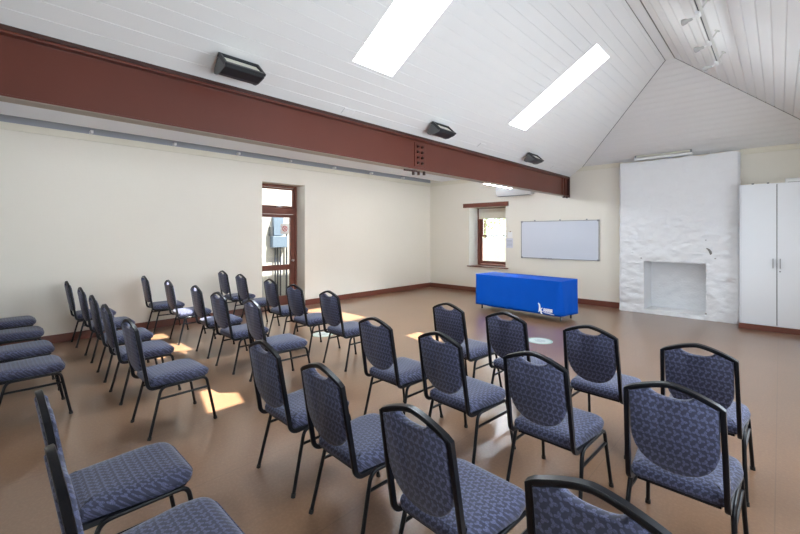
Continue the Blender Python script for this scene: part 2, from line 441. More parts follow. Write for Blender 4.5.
def hexbolt(name, c, axis, rr=.021, h=.02):
    mb = MB()
    poly = [(c[0] + rr * math.cos(PI / 3 * i), c[1] + rr * math.sin(PI / 3 * i)) for i in range(6)]
    mb.prism(poly, axis, c[2], c[2] + h)
    poly = [(c[0] + rr * .5 * math.cos(PI / 5 * i), c[1] + rr * .5 * math.sin(PI / 5 * i)) for i in range(10)]
    mb.prism(poly, axis, c[2] + (h if axis == 'x' else -h), c[2] + (h + .012 if axis == 'x' else 0))
    rel(mb).build(name, M['beamdark'], r)
for y in (-5.42, -5.33):
    for z in (2.825, 2.75, 2.675, 2.60): hexbolt('bolt', (y, z, 4.127), 'x')
for x, y in ((4.045, -5.42), (4.09, -5.36), (4.14, -5.30)):
    mb = MB(); mb.prism([(x + .02 * math.cos(PI / 4 * i), y + .02 * math.sin(PI / 4 * i)) for i in range(8)], 'z', 2.44, 2.49)
    rel(mb).build('bolt', M['beamdark'], r)
mb = MB(); mb.tube([(4.13, -5.70, 2.472), (4.14, -5.45, 2.478)], .012); rel(mb).build('rod', M['beamdark'], r)
mb = MB(); mb.box(4.01, 4.175, -.03, 0, 2.47, 2.93); rel(mb).build('end_plate', M['beamdark'], r, bevel=.002)
mb = MB(); mb.box(4.115, 4.135, -.34, -.31, 2.515, 2.905); mb.box(4.115, 4.135, -.2, -.17, 2.515, 2.905); rel(mb).build('stiffener', M['beam'], r)
for y in (-.26, -.1):
    mb = MB(); mb.prism([(4.14 + .018 * math.cos(PI / 4 * i), y + .018 * math.sin(PI / 4 * i)) for i in range(8)], 'z', 2.45, 2.499)
    rel(mb).build('bolt', M['beamdark'], r)
struct(r, 'deep red oxide steel beam running the length of the hall', 'beam')

# ------------------------------------------------------------------ door in the left wall
r = empty('door_1', (-.42, -4.98, 0)); O = Vector(r.location)
X0, X1 = -.45, -.40
def bxp(name, mat, *b, bevel=.004):
    mb = MB(); mb.box(*b); return rel(mb).build(name, mat, r, bevel=bevel)
y0, y1 = DOOR[0], DOOR[1]
mb = MB(); mb.box(X0 - .02, X1 + .01, y1 - .055, y1, 0, 2.71); mb.box(X0 - .02, X1 + .01, y0, y0 + .055, 0, 2.71)
mb.box(X0 - .02, X1 + .01, y0 + .055, y1 - .055, 2.655, 2.71); mb.box(X0 - .02, X1 + .012, y0 + .055, y1 - .055, 2.06, 2.215)
fr_ = rel(mb).build('door_frame', M['brown'], r, bevel=.004)
ya, yb = y0 + .058, y1 - .058
mb = MB(); mb.box(X0 + .005, X1 - .005, yb - .045, yb, 2.22, 2.65); mb.box(X0 + .005, X1 - .005, ya, ya + .045, 2.22, 2.65)
mb.box(X0 + .005, X1 - .005, ya, yb, 2.61, 2.65); mb.box(X0 + .005, X1 - .005, ya, yb, 2.218, 2.25)
ts = rel(mb).build('transom_sash', M['brown'], r, bevel=.003)
mb = MB(); mb.box(-.428, -.422, ya + .04, yb - .04, 2.24, 2.62); rel(mb).build('pane', M['glass'], ts)
mb = MB(); mb.box(X0, X1, yb - .11, yb, .01, 2.055); mb.box(X0, X1, ya, ya + .11, .01, 2.055)
mb.box(X0, X1, ya + .11, yb - .11, 1.985, 2.055); mb.box(X0, X1, ya + .11, yb - .11, .80, .92); mb.box(X0, X1, ya + .11, yb - .11, .01, .22)
dl = rel(mb).build('door_leaf', M['brown'], r, bevel=.004)
mb = MB(); mb.box(-.428, -.422, ya + .10, yb - .10, .91, 2.0); rel(mb).build('pane', M['glass'], dl)
mb = MB(); mb.box(-.428, -.422, ya + .10, yb - .10, .21, .81); rel(mb).build('pane', M['glass'], dl)
mb = MB(); mb.loft([[(X1 + d, yb - .055 + q * math.cos(a), 1.01 + q * math.sin(a)) for a in [2 * PI * i / 14 for i in range(14)]] for d, q in ((0, .024), (.006, .024), (.008, .010), (.03, .010), (.034, .024), (.05, .028), (.062, .02))])
tag(rel(mb).build('handle', M['steel'], dl, smooth=True), 'round pale metal knob')
mb = MB(); mb.box(X1 + .012, X1 + .03, -5.0, -4.87, 2.215, 2.226); mb.box(X1 + .012, X1 + .04, -4.97, -4.92, 2.226, 2.25)
tag(rel(mb).build('fanlight_catch', M['plastic'], ts), 'white catch of the fanlight')
struct(r, 'red brown glazed door with fanlight in the plain wall', 'door')
# thin boards with daylight painted into the door and window reveals
M['reveal'] = paint('daylit_reveal_tone', (.90, .875, .79), .55, .01)
mb = MB(); mb.box(XL - .30, XL - .001, DOOR[1] - .004, DOOR[1] - .0005, 0, 2.705); struct(mb.build('trim_6', M['reveal']), 'reveal beside the door with daylight painted on', 'reveal')
mb = MB(); mb.box(WIN[0] + .0005, WIN[0] + .004, .001, .425, .725, 2.348); struct(mb.build('trim_7', M['reveal']), 'reveal beside the sash window with daylight painted on', 'reveal')
# no smoking notice stuck on the door glass
r = empty('notice_sticker', (-.417, -4.775, 1.725)); O = Vector(r.location)
mb = MB(); mb.box(-.4215, -.419, -4.88, -4.67, 1.615, 1.84); rel(mb).build('sheet', M['white_paper'], r)
mb = MB()
ring = [(.05 * math.cos(2 * PI * i / 24), .05 * math.sin(2 * PI * i / 24)) for i in range(24)]
ring2 = [(.065 * a / .05, .065 * b / .05) for a, b in ring]
vs = [(-.4185, -4.775 + a, 1.735 + b) for a, b in ring] + [(-.4185, -4.775 + a, 1.735 + b) for a, b in ring2]
mb.add(vs, [(i, (i + 1) % 24, (i + 1) % 24 + 24, i + 24) for i in range(24)])
mb.quad((-.4185, -4.815, 1.765), (-.4185, -4.805, 1.775), (-.4185, -4.735, 1.705), (-.4185, -4.745, 1.695))
mb.quad((-.4185, -4.745, 1.775), (-.4185, -4.735, 1.765), (-.4185, -4.805, 1.695), (-.4185, -4.815, 1.705))
rel(mb).build('red_symbol', M['red'], r)
tag(r, 'white notice with a red symbol stuck on the door glass', 'notice')

# ------------------------------------------------------------------ window in the back wall
r = empty('window_1', (1.93, .44, .75)); O = Vector(r.location)
wx0, wx1 = 1.415, 2.475
mb = MB(); Y0, Y1 = .43, .48
mb.box(wx0, wx0 + .05, Y0 - .02, Y1 + .02, .72, 2.35); mb.box(wx1 - .05, wx1, Y0 - .02, Y1 + .02, .72, 2.35)
mb.box(wx0 + .05, wx1 - .05, Y0 - .02, Y1 + .02, 2.30, 2.35); mb.box(wx0 + .05, wx1 - .05, Y0 - .02, Y1 + .02, .72, .75)
mb.box(WIN[0], wx0, Y0 + .02, Y1 + .02, .72, 2.35); mb.box(wx1, WIN[1], Y0 + .02, Y1 + .02, .72, 2.35)
rel(mb).build('frame', M['brown'], r, bevel=.003)
a, b = wx0 + .052, wx1 - .052
mb = MB(); mb.box(a, a + .062, Y0, Y1 - .02, .755, 1.57); mb.box(b - .062, b, Y0, Y1 - .02, .755, 1.57); mb.box(a + .062, b - .062, Y0, Y1 - .02, .755, .845); mb.box(a + .062, b - .062, Y0 - .01, Y1 - .02, 1.535, 1.58)
s1 = rel(mb).build('lower_sash', M['brown'], r, bevel=.003)
mb = MB(); mb.box(a + .07, b - .07, Y0 + .012, Y0 + .016, .84, 1.55); rel(mb).build('pane', M['glass'], s1)
mb = MB(); mb.box(a, a + .062, Y0 + .04, Y1 + .02, 1.55, 2.295); mb.box(b - .062, b, Y0 + .04, Y1 + .02, 1.55, 2.295); mb.box(a + .062, b - .062, Y0 + .04, Y1 + .02, 2.22, 2.295); mb.box(a + .062, b - .062, Y0 + .04, Y1 + .02, 1.55, 1.58)
s2 = rel(mb).build('upper_sash', M['brown'], r, bevel=.003)
mb = MB(); mb.box(a + .07, b - .07, Y0 + .052, Y0 + .056, 1.575, 2.23); rel(mb).build('pane', M['glass'], s2)
mb = MB(); mb.box(1.33, 2.585, -.06, .41, .695, .722); rel(mb).build('sill', M['brown'], r, bevel=.004)
struct(r, 'tall brown sash window in the deep recess of the end wall', 'window')
mb = MB(); mb.box(1.19, 2.59, -.05, .42, 2.352, 2.468)
struct(mb.build('lintel', M['brown'], bevel=.006), 'red brown timber lintel over the window recess', 'lintel')
mb = MB(); mb.box(1.45, 2.42, .375, .379, 2.055, 2.33); O = Vector((1.93, .377, 2.05)); r = empty('roller_blind', O)
rel(mb).build('blind_fabric', M['blind'], r)
mb = MB(); mb.tube([(1.45, .377, 2.05), (2.42, .377, 2.05)], .011); rel(mb).build('bottom_bar', M['blind'], r)
tag(r, 'short cream roller blind at the top of the sash window', 'blind')

# paper notice beside the window
r = empty('wall_notice', (2.62, -.004, 1.25)); O = Vector(r.location)
mb = MB(); mb.box(2.53, 2.715, -.006, -.001, 1.25, 1.50); rel(mb).build('lower_sheet', M['paper'], r)
mb = MB(); mb.box(2.565, 2.70, -.006, -.001, 1.515, 1.665); rel(mb).build('upper_sheet', M['white_paper'], r)
mb = MB()
for k in range(5): mb.box(2.555, 2.69, -.0075, -.006, 1.30 + k * .035, 1.308 + k * .035)
rel(mb).build('printed_lines', M['ink'], r)
mb = MB(); mb.box(2.625, 2.66, -.008, -.001, 1.665, 1.685); rel(mb).build('clip', M['brown'], r)
tag(r, 'pair of small paper notices on the wall between window and whiteboard', 'notice')

# ------------------------------------------------------------------ whiteboard
r = empty('whiteboard', (3.89, 0, 1.0)); O = Vector(r.location)
wx0, wx1, wz0, wz1 = 2.954, 4.827, 1.005, 1.935
mb = MB(); mb.box(wx0 + .015, wx1 - .015, -.022, -.004, wz0 + .015, wz1 - .015); rel(mb).build('panel', M['board'], r)
mb = MB(); w = .018
mb.box(wx0, wx1, -.03, -.002, wz1 - w, wz1); mb.box(wx0, wx1, -.03, -.002, wz0, wz0 + w); mb.box(wx0, wx0 + w, -.03, -.002, wz0 + w, wz1 - w); mb.box(wx1 - w, wx1, -.03, -.002, wz0 + w, wz1 - w)
rel(mb).build('frame', M['alu'], r, bevel=.003)
for x in (wx0, wx1 - .04):
    for z in (wz0 - .004, wz1 - .036):
        mb = MB(); mb.box(x - .004, x + .044, -.034, -.002, z, z + .04); rel(mb).build('corner_cap', M['greyplastic'], r, bevel=.006)
for x in (3.3, 3.93, 4.54):
    mb = MB(); mb.box(x, x + .03, -.026, -.002, wz1, wz1 + .025); rel(mb).build('hanger_clip', M['greyplastic'], r, bevel=.003)
mb = MB(); mb.box(3.48, 3.80, -.06, -.03, wz0 - .004, wz0 + .008); rel(mb).build('pen_ledge', M['alu'], r, bevel=.003)
tag(r, 'wide whiteboard with a thin grey frame on the end wall', 'whiteboard')
for x, lab in ((3.53, 'dark pen lying at the left of the whiteboard ledge'), (3.66, 'dark pen lying at the right of the whiteboard ledge')):
    mb = MB(); mb.tube([(0, 0, 0), (.10, 0, 0)], .008, 8)
    tag(mb.build('marker_pen', M['greyplastic'], loc=(x, -.045, wz0 + .0162), smooth=True), lab, 'pen', 'pens on the whiteboard ledge')

# ------------------------------------------------------------------ air conditioner under the beam line
r = empty('air_conditioner', (2.82, 0, 2.59)); O = Vector(r.location)
mb = MB(); mb.prism([(-.001, 2.60), (-.14, 2.60), (-.20, 2.66), (-.215, 2.76), (-.205, 2.865), (-.17, 2.885), (-.001, 2.885)], 'x', 2.33, 3.29)
# prism over x keeps (y, z) order
rel(mb).build('body', M['plastic'], r, bevel=.008, smooth=True)
mb = MB(); mb.box(2.36, 3.22, -.165, -.03, 2.592, 2.6005); rel(mb).build('outlet_flap', M['greyplastic'], r)
tag(r, 'white split air conditioner on the end wall below the beam', 'air conditioner')

# ------------------------------------------------------------------ fireplace chimney
r = empty('fireplace', (6.265, -.11, 0)); O = Vector(r.location)
fx0, fx1, fzt = 5.285, 7.245, 3.10
ox0, ox1, oz0, oz1 = 5.745, 6.765, .085, 1.06
def stone_y(x, z, base):
    # courses of rough stone under many coats of limewash
    c = .25; row = math.floor(z / c + .35 * noise.noise((x * .7, z * .4, 3)))
    a = noise.noise((x * 2.6 + row * 7.3, row * 3.1, 1.7)) * .006
    b_ = noise.noise((x * 6.5, z * 9, 9.1)) * .009 + noise.noise((x * 11, z * 30, 4.4)) * .006 + noise.noise((x * 34, z * 40, 2.2)) * .002
    fz = z / c - math.floor(z / c)
    fade = min(1., max(.35, (2.7 - z) / 1.2))
    return base - (a + b_) * fade * 2.5
xs = [fx0 + (fx1 - fx0) * i / 70 for i in range(71)]; zs = [fzt * i / 110 for i in range(111)]
def snap(vals, t):
    i = min(range(len(vals)), key=lambda k: abs(vals[k] - t)); vals[i] = t; return i
ia, ib = snap(xs, ox0), snap(xs, ox1); ja, jb = snap(zs, oz0), snap(zs, oz1)
mb = MB(); idx = {}; vs = []
for i, x in enumerate(xs):
    for j, z in enumerate(zs):
        xx = x; edge = i in (0, len(xs) - 1)
        if edge: xx += noise.noise((i, z * 5, 8)) * .012 + noise.noise((i, z * 17, 2)) * .006
        zz = z + (noise.noise((x * 5, 4, 1)) * .03 - .0 if j == len(zs) - 1 else 0)
        idx[i, j] = len(vs); vs.append((xx, stone_y(x, z, -.225) + (.03 if edge else 0), zz))
fs = []
for i in range(len(xs) - 1):
    for j in range(len(zs) - 1):
        if ia <= i < ib and ja <= j < jb: continue
        fs.append((idx[i, j], idx[i + 1, j], idx[i + 1, j + 1], idx[i, j + 1]))
o_ = len(vs)
for i in (0, len(xs) - 1):
    for j in range(len(zs)):
        x, y, z = vs[idx[i, j]]; vs.append((x, -.001, z))
for e, i in enumerate((0, len(xs) - 1)):
    for j in range(len(zs) - 1):
        p = o_ + e * len(zs) + j; fs.append((idx[i, j], idx[i, j + 1], p + 1, p))
t_ = len(vs)
for i in range(len(xs)):
    x, y, z = vs[idx[i, len(zs) - 1]]; vs.append((x, -.001, z))
for i in range(len(xs) - 1): fs.append((idx[i, len(zs) - 1], idx[i + 1, len(zs) - 1], t_ + i + 1, t_ + i))
mb.add(vs, fs); rel(mb).build('chimney_breast', M['stone'], r, smooth=True)
# hearth recess: sides, top, back and floor as one rough niche
mb = MB(); D = .27
def niche(pa, pb, n, m, nrm):
    g = []
    for i in range(n + 1):
        for j in range(m + 1):
            p = Vector(pa(i / n)) * (1 - j / m) + Vector(pb(i / n)) * j / m
            if 0 < i < n and 0 < j < m: p += Vector(nrm) * (noise.noise(p * 7) * .012 + noise.noise(p * 19) * .006)
            g.append(p)
    mb.add(g, [(i * (m + 1) + j, (i + 1) * (m + 1) + j, (i + 1) * (m + 1) + j + 1, i * (m + 1) + j + 1) for i in range(n) for j in range(m)])
yf = -.222
niche(lambda t: (ox0, yf, oz0 + t * (oz1 - oz0)), lambda t: (ox0 + .03, D, oz0 + t * (oz1 - oz0)), 16, 8, (1, 0, 0))
niche(lambda t: (ox1, yf, oz0 + t * (oz1 - oz0)), lambda t: (ox1 - .03, D, oz0 + t * (oz1 - oz0)), 16, 8, (1, 0, 0))
niche(lambda t: (ox0 + t * (ox1 - ox0), yf, oz1), lambda t: (ox0 + .03 + t * (ox1 - ox0 - .06), D, oz1), 16, 8, (0, 0, 1))
niche(lambda t: (ox0 + t * (ox1 - ox0), yf, oz0), lambda t: (ox0 + .03 + t * (ox1 - ox0 - .06), D, oz0), 16, 8, (0, 0, 1))
niche(lambda t: (ox0 + .03 + t * (ox1 - ox0 - .06), D, oz0), lambda t: (ox0 + .03 + t * (ox1 - ox0 - .06), D, oz1), 24, 22, (0, 1, 0))
tag(rel(mb).build('hearth_recess', M['stone'], r, smooth=True), 'bricked up hearth opening')
mb = MB(); sc = []
for k, (x, z, w) in enumerate(((6.775, 1.345, .012), (6.80, 1.33, .020), (6.825, 1.29, .022), (6.835, 1.255, .020), (6.83, 1.235, .010))):
    sc.append([(x - w, -.238, z), (x, -.243, z + .012), (x + w, -.238, z), (x, -.23, z - .012)])
mb.loft(sc); tag(rel(mb).build('chipped_scar', M['soot'], r), 'dark chipped scar in the limewash')
for x, z, s_ in ((6.76, 1.50, .012), (6.90, 1.16, .014), (5.70, 1.12, .016), (6.76, .12, .018)):
    mb = MB(); mb.prism([(x + s_ * math.cos(PI / 3 * i), z + s_ * .7 * math.sin(PI / 3 * i)) for i in range(6)], 'y', -.245, -.225)
    rel(mb).build('chip_hole', M['soot'], r)
tag(r, 'wide white limewashed stone fireplace on the end wall', 'fireplace')
# strip lamp lying above the chimney head
r = empty('strip_light', (6.05, -.155, 3.13)); O = Vector(r.location)
mb = MB(); mb.box(5.56, 6.55, -.20, -.13, 3.135, 3.185); rel(mb).build('body', M['white'], r, bevel=.008)
mb = MB(); mb.tube([(5.60, -.175, 3.215), (6.51, -.175, 3.215)], .016, 10); rel(mb).build('tube', M['jelly'], r, smooth=True)
for x in (5.57, 6.51):
    mb = MB(); mb.box(x, x + .03, -.195, -.15, 3.185, 3.24); rel(mb).build('lamp_holder', M['greyplastic'], r, bevel=.004)
tag(r, 'slim strip lamp lying on top of the white chimney', 'lamp')
mb = MB(); mb.tube([(0, 0, 0), (0, 0, .07)], .012, 8)
tag(mb.build('pipe_stub', M['white'], loc=(6.82, -.12, 3.09)), 'short white pipe stub standing on the chimney top', 'pipe')

# ------------------------------------------------------------------ white cupboard
r = empty('storage_cupboard', (7.735, -.32, 0)); O = Vector(r.location)
cx0, cx1, cyf, cz0, cz1 = 7.262, 8.21, -.60, .09, 2.455
mb = MB(); mb.box(cx0, cx1, cyf + .022, -.03, cz0, cz1); rel(mb).build('carcass', M['cab'], r, bevel=.002)
mb = MB(); mb.box(cx0 + .02, cx1 - .02, cyf + .0205, cyf + .023, cz0 + .02, cz1 - .02); rel(mb).build('door_gap', M['gap'], r)
for x0, x1, hx in ((cx0 + .022, 7.728, 7.686), (7.738, cx1 - .02, 7.772)):
    mb = MB(); mb.box(x0, x1, cyf, cyf + .02, cz0 + .005, cz1 - .004); d = rel(mb).build('door', M['cab'], r, bevel=.0025)
    mb = MB(); mb.sweep(fillet([(hx, cyf + .004, 1.06), (hx, cyf - .03, 1.06), (hx, cyf - .03, 1.20), (hx, cyf + .004, 1.20)], [.012, .012]), [(-.010, -.006), (.010, -.006), (.010, .006), (-.010, .006)], (1, 0, 0))
    tag(rel(mb).build('handle', M['alu'], d, smooth=True), 'metal bow handle')
    if hx > 7.73:
        mb = MB(); mb.prism([(hx - .002 + .011 * math.cos(PI / 6 * i), 1.0 + .011 * math.sin(PI / 6 * i)) for i in range(12)], 'y', cyf - .006, cyf); rel(mb).build('lock', M['greyplastic'], d)
mb = MB(); mb.box(cx0 - .012, cx1, cyf + .005, -.03, 0, cz0); tag(rel(mb).build('plinth', M['brown'], r, bevel=.003), 'red brown plinth board')
for x in (7.42, 7.61):
    mb = MB(); mb.box(x, x + .03, cyf + .004, cyf + .03, cz1 - .003, cz1 + .012); rel(mb).build('top_hinge', M['gap'], r)
tag(r, 'tall white two door cupboard beside the fireplace', 'cupboard')
r = empty('storage_tray', (8.02, -.36, cz1)); O = Vector(r.location)
mb = MB(); mb.box(7.83, 8.2, -.5, -.2, cz1 + .012, cz1 + .07); rel(mb).build('tray', M['white'], r, bevel=.008)
for y in (-.49, -.24):
    mb = MB(); mb.box(7.86, 8.17, y, y + .03, cz1 + .001, cz1 + .012); rel(mb).build('runner', M['gap'], r)
tag(r, 'flat white tray lying on top of the cupboard', 'tray')

# ------------------------------------------------------------------ table and cloth
TC, TR = Vector((3.95, -1.90, 0)), math.radians(-5.2)
hl, hw, zt = .96, .34, .745
r = empty('trestle_table', TC, TR)
mb = MB(); mb.box(-hl + .02, hl - .02, -hw + .02, hw - .02, zt - .035, zt - .004); mb.build('tabletop', M['white'], r, bevel=.004)
for sx in (-1, 1):
    for sy in (-1, 1):
        mb = MB(); mb.tube([(sx * .89, sy * .2, 0.0), (sx * .89, sy * .2, zt - .035)], .016, 10); mb.build('leg', M['darkmetal'], r, smooth=True)
    mb = MB(); mb.tube([(sx * .89, -.2, .35), (sx * .89, .2, .35)], .012, 8); mb.build('leg_brace', M['darkmetal'], r, smooth=True)
tag(r, 'folding table with thin dark legs under the blue cloth', 'table')
r = empty('tablecloth', TC, TR)
def rrect(hx, hy, rad, n=8, k=30):
    pts = []
    corners = ((hx - rad, hy - rad, 0), (-hx + rad, hy - rad, 90), (-hx + rad, -hy + rad, 180), (hx - rad, -hy + rad, 270))
    for q, (cx, cy, a0) in enumerate(corners):
        for i in range(n + 1):
            a = math.radians(a0 + 90 * i / n); pts.append((cx + rad * math.cos(a), cy + rad * math.sin(a)))
        nx_ = corners[(q + 1) % 4]; a = math.radians(a0 + 90)
        p0 = Vector((cx + rad * math.cos(a), cy + rad * math.sin(a))); p1 = Vector((nx_[0] + rad * math.cos(a), nx_[1] + rad * math.sin(a)))
        m_ = k if q in (0, 2) else 10
        for i in range(1, m_): pts.append(tuple(p0.lerp(p1, i / m_)))
    return pts
rings = []
for hx, hy, z, rad in ((hl * .5, hw * .4, zt + .004, .02), (hl - .02, hw - .02, zt + .004, .03)): rings.append([(x, y, z) for x, y in rrect(hx, hy, rad)])
for k in range(13):
    t = k / 12; z = zt + .002 - t * (zt - .105); rad = .03 + .13 * t ** .8; e = .004 + .03 * t
    ring = []
    for j, (x, y) in enumerate(rrect(hl + e, hw + e, rad)):
        fold = noise.noise((x * 3.2, y * 5, 1)) * .035 * t + math.sin(x * 21 + 2 * math.sin(x * 5)) * .007 * t
        dirv = Vector((x, y * 2.5)).normalized() if abs(abs(y) - hw) > .1 or abs(x) > hl else Vector((0, math.copysign(1, y)))
        hem = .022 * noise.noise((x * 1.3, y * 2, 5)) * t
        ring.append((x + dirv.x * fold, y + dirv.y * fold, z + hem))
    rings.append(ring)
mb = MB(); mb.loft(rings, True, False)
cl = mb.build('draped_sheet', M['cloth'], r, smooth=True)
md = cl.modifiers.new('thick', 'SOLIDIFY'); md.thickness = .003; md.offset = 1
# print on the front: leaping figure and blurred word, built as flat strokes on the cloth
def sheet_y(x, t):
    e = .004 + .03 * t; y = -(hw + e)
    fold = noise.noise((x * 3.2, y * 5, 1)) * .035 * t + math.sin(x * 21 + 2 * math.sin(x * 5)) * .007 * t
    return y - fold - .008
mb = MB()
def stroke(pts, w):
    pts = [Vector(p) for p in pts]; v = []
    for i, p in enumerate(pts):
        d = (pts[min(i + 1, len(pts) - 1)] - pts[max(i - 1, 0)]).normalized(); n_ = Vector((-d.y, d.x)) * w[i] / 2
        for q in (p + n_, p - n_):
            t = (zt - q.y) / (zt - .105); v.append((q.x, sheet_y(q.x, t), q.y))
    mb.add(v, [(2 * i, 2 * i + 1, 2 * i + 3, 2 * i + 2) for i in range(len(pts) - 1)])
lx, lz = .55, .18
S = lambda P, w: stroke([(lx + a, lz + b) for a, b in P], w)
S([(-.01, .135), (.012, .105), (.022, .06), (.018, .01), (.002, -.03)], [.022, .03, .034, .036, .012])
S([(.018, .03), (.04, .0), (.055, -.045), (.075, -.06)], [.02, .03, .03, .014])
S([(.075, .05), (.05, .035), (.045, .01), (.06, -.012), (.085, -.01)], [.014, .022, .022, .02, .012])
for k, bx in enumerate((.105, .15, .195, .24)):
    S([(bx, -.015), (bx, .05)], [.014, .014]); S([(bx + .026, -.015), (bx + .026, .05)], [.014, .014])
    S([(bx, .018), (bx + .028, .018)], [.016, .016])
    S([(bx, .045), (bx + .028, .045)], [.012, .012])
S([(.10, -.028), (.20, -.03), (.31, -.045)], [.008, .014, .008])
tag(mb.build('printed_logo', M['logo'], cl), 'white printed figure and word')
tag(r, 'royal blue cloth draped over the long table', 'tablecloth')

# ------------------------------------------------------------------ floor stickers
def sticker(x, y, rad, label):
    r = empty('floor_sticker', (x, y, 0))
    mb = MB(); mb.disc((0, 0, .0008), rad, 40, 'z', .0012); mb.build('disc', M['sticker'], r)
    mb = MB(); ra = [(rad * .98 * math.cos(2 * PI * i / 40), rad * .98 * math.sin(2 * PI * i / 40), .0024) for i in range(40)]; rb = [(a * .86, b * .86, c) for a, b, c in ra]
    mb.add(ra + rb, [(i, (i + 1) % 40, (i + 1) % 40 + 40, i + 40) for i in range(40)]); mb.build('ring', M['mint'], r)
    mb = MB()
    for k, (w, yy) in enumerate(((.09, .05), (.12, .0), (.07, -.05))): mb.quad((-w * .7, yy - .009, .0025), (w * .7, yy - .009, .0025), (w * .7, yy + .009, .0025), (-w * .7, yy + .009, .0025))
    tag(mb.build('print', M['ink'], r), 'grey printed marks')
    tag(r, label, 'sticker', 'round floor stickers')
sticker(5.13, -3.76, .185, 'round pale green floor sticker in front of the blue table')
sticker(2.42, -5.78, .165, 'round pale green floor sticker between chairs near the door')

# ------------------------------------------------------------------ uplights on the sloping ceiling
def floodlight(y, label):
    x0 = 4.40; r = empty('floodlight', (x0, y, zl(x0)))
    e = math.atan2(sn, cs); r.rotation_euler = (0, -e, 0)
    # local: x up the slope, y along the room, z away from the roof is negative
    L = .165; ca, sa = math.cos(.24), math.sin(.24)
    def tilt(mb): mb.v = [(p[0] * ca - (p[2] + .035) * sa, p[1], (p[2] + .035) * ca + p[0] * sa - .035) for p in mb.v]; return mb
    prof = [(0, -.035), (.012, -.175), (.018, -.20), (-.005, -.205), (-.03, -.19), (-.09, -.15), (-.125, -.11), (-.14, -.07), (-.135, -.045), (-.10, -.03)]
    mb = MB(); mb.prism([(a, b) for a, b in prof], 'y', -L, L)
    tilt(mb).build('housing', M['lampblack'], r, bevel=.006)
    for s in (-1, 1):
        mb = MB(); mb.prism([(a * 1.03 - .001, b * 1.01) for a, b in prof], 'y', s * L, s * (L + .006)); tag(tilt(mb).build('end_plate', M['lampgrey'], r), 'grey end plate')
    mb = MB(); q = [(.003, -.05), (.014, -.178)]
    mb.add([(q[0][0], -L + .015, q[0][1]), (q[0][0], L - .015, q[0][1]), (q[1][0], L - .015, q[1][1]), (q[1][0], -L + .015, q[1][1])], [(0, 1, 2, 3)])
    mb.v = [(a + .006, b, c) for a, b, c in mb.v]
    tag(tilt(mb).build('lamp_glass', M['jelly'], r), 'pale front glass')
    mb = MB(); mb.box(-.01, .03, -L - .008, L + .008, -.04, -.026); mb.box(.012, .034, -L - .008, L + .008, -.213, -.184)
    mb.box(.0, .032, -L - .008, -L + .012, -.187, -.035); mb.box(.0, .032, L - .012, L + .008, -.187, -.035)
    tilt(mb).build('glass_frame', M['lampblack'], r, bevel=.002)
    mb = MB(); mb.box(-.05, -.01, -.05, .05, -.075, -.0005); mb.build('bracket', M['lampgrey'], r)
    tag(r, label, 'floodlight', 'black uplights above the beam')
floodlight(-8.09, 'largest looking black uplight, above the beam left of the first skylight')
floodlight(-5.30, 'black uplight above the bolted splice of the beam')
floodlight(-2.50, 'black uplight nearest the end wall, below the second skylight')
def slope_root(name, x, y):
    r = empty(name, (x, y, zl(x))); r.rotation_euler = (0, -math.atan2(sn, cs), 0); return r
for x, y, lab in ((4.225, -6.74, 'small white square plate on the slope between the first and second uplight'), (4.29, -4.05, 'small white square plate on the slope between the second and third uplight'), (4.27, -1.2, 'small white square plate on the slope beyond the last uplight')):
    r = slope_root('cover_plate', x, y); mb = MB(); mb.box(-.045, .045, -.075, .075, -.012, -.0005); mb.build('plate', M['ceiling'], r, bevel=.004)
    tag(r, lab, 'plate', 'cover plates on the slope')

# ------------------------------------------------------------------ track light on the other slope
tx = 7.245; r = empty('track_light', (tx, -4.6, RZ - (tx - RX1) * nr / cr)); r.rotation_euler = (0, math.atan2(nr, cr), 0)
OFF = .11
mb = MB(); mb.sweep([(0, -2.2, -OFF), (0, 1.68, -OFF)], [(-.018, -.017), (.018, -.017), (.018, .017), (-.018, .017)]); mb.build('rail', M['railpaint'], r, bevel=.003)
mb = MB(); mb.box(-.006, .006, -2.19, 1.67, -OFF - .0185, -OFF - .0165); tag(mb.build('slot', M['gap'], r), 'dark slot of the rail')
for y in (-1.9, -.95, .0, .85, 1.6):
    mb = MB(); mb.tube([(0, y, -OFF + .016), (0, y, -.001)], .009, 8); mb.disc((0, y, -.008), .028, 14, 'z', .007); mb.build('stem', M['railpaint'], r, smooth=True)
for y in (-1.0, .0, .86, 1.62):
    mb = MB(); mb.box(-.02, .02, y - .05, y + .05, -OFF - .045, -OFF - .018); mb.tube([(0, y, -OFF - .045), (-.03, y + .01, -OFF - .085)], .007, 8)
    ad = mb.build('spot_adapter', M['white'], r, bevel=.003)
    d = Vector((-.62, .30, -.35)).normalized(); p = Vector((-.03, y + .01, -OFF - .085))
    mb = MB(); up_ = Vector((0, 1, 0)); w = d.cross(up_).normalized(); u = w.cross(d)
    prof = ((-.01, .009), (0, .015), (.035, .018), (.055, .028), (.088, .033), (.09, .028), (.075, .022))
    mb.loft([[tuple(p + d * a + (w * math.cos(t) + u * math.sin(t)) * q) for t in [2 * PI * i / 14 for i in range(14)]] for a, q in prof])
    mb.build('spot_head', M['spot'], ad, smooth=True)
tag(r, 'white track light with small spot heads under the boarded slope', 'track light')

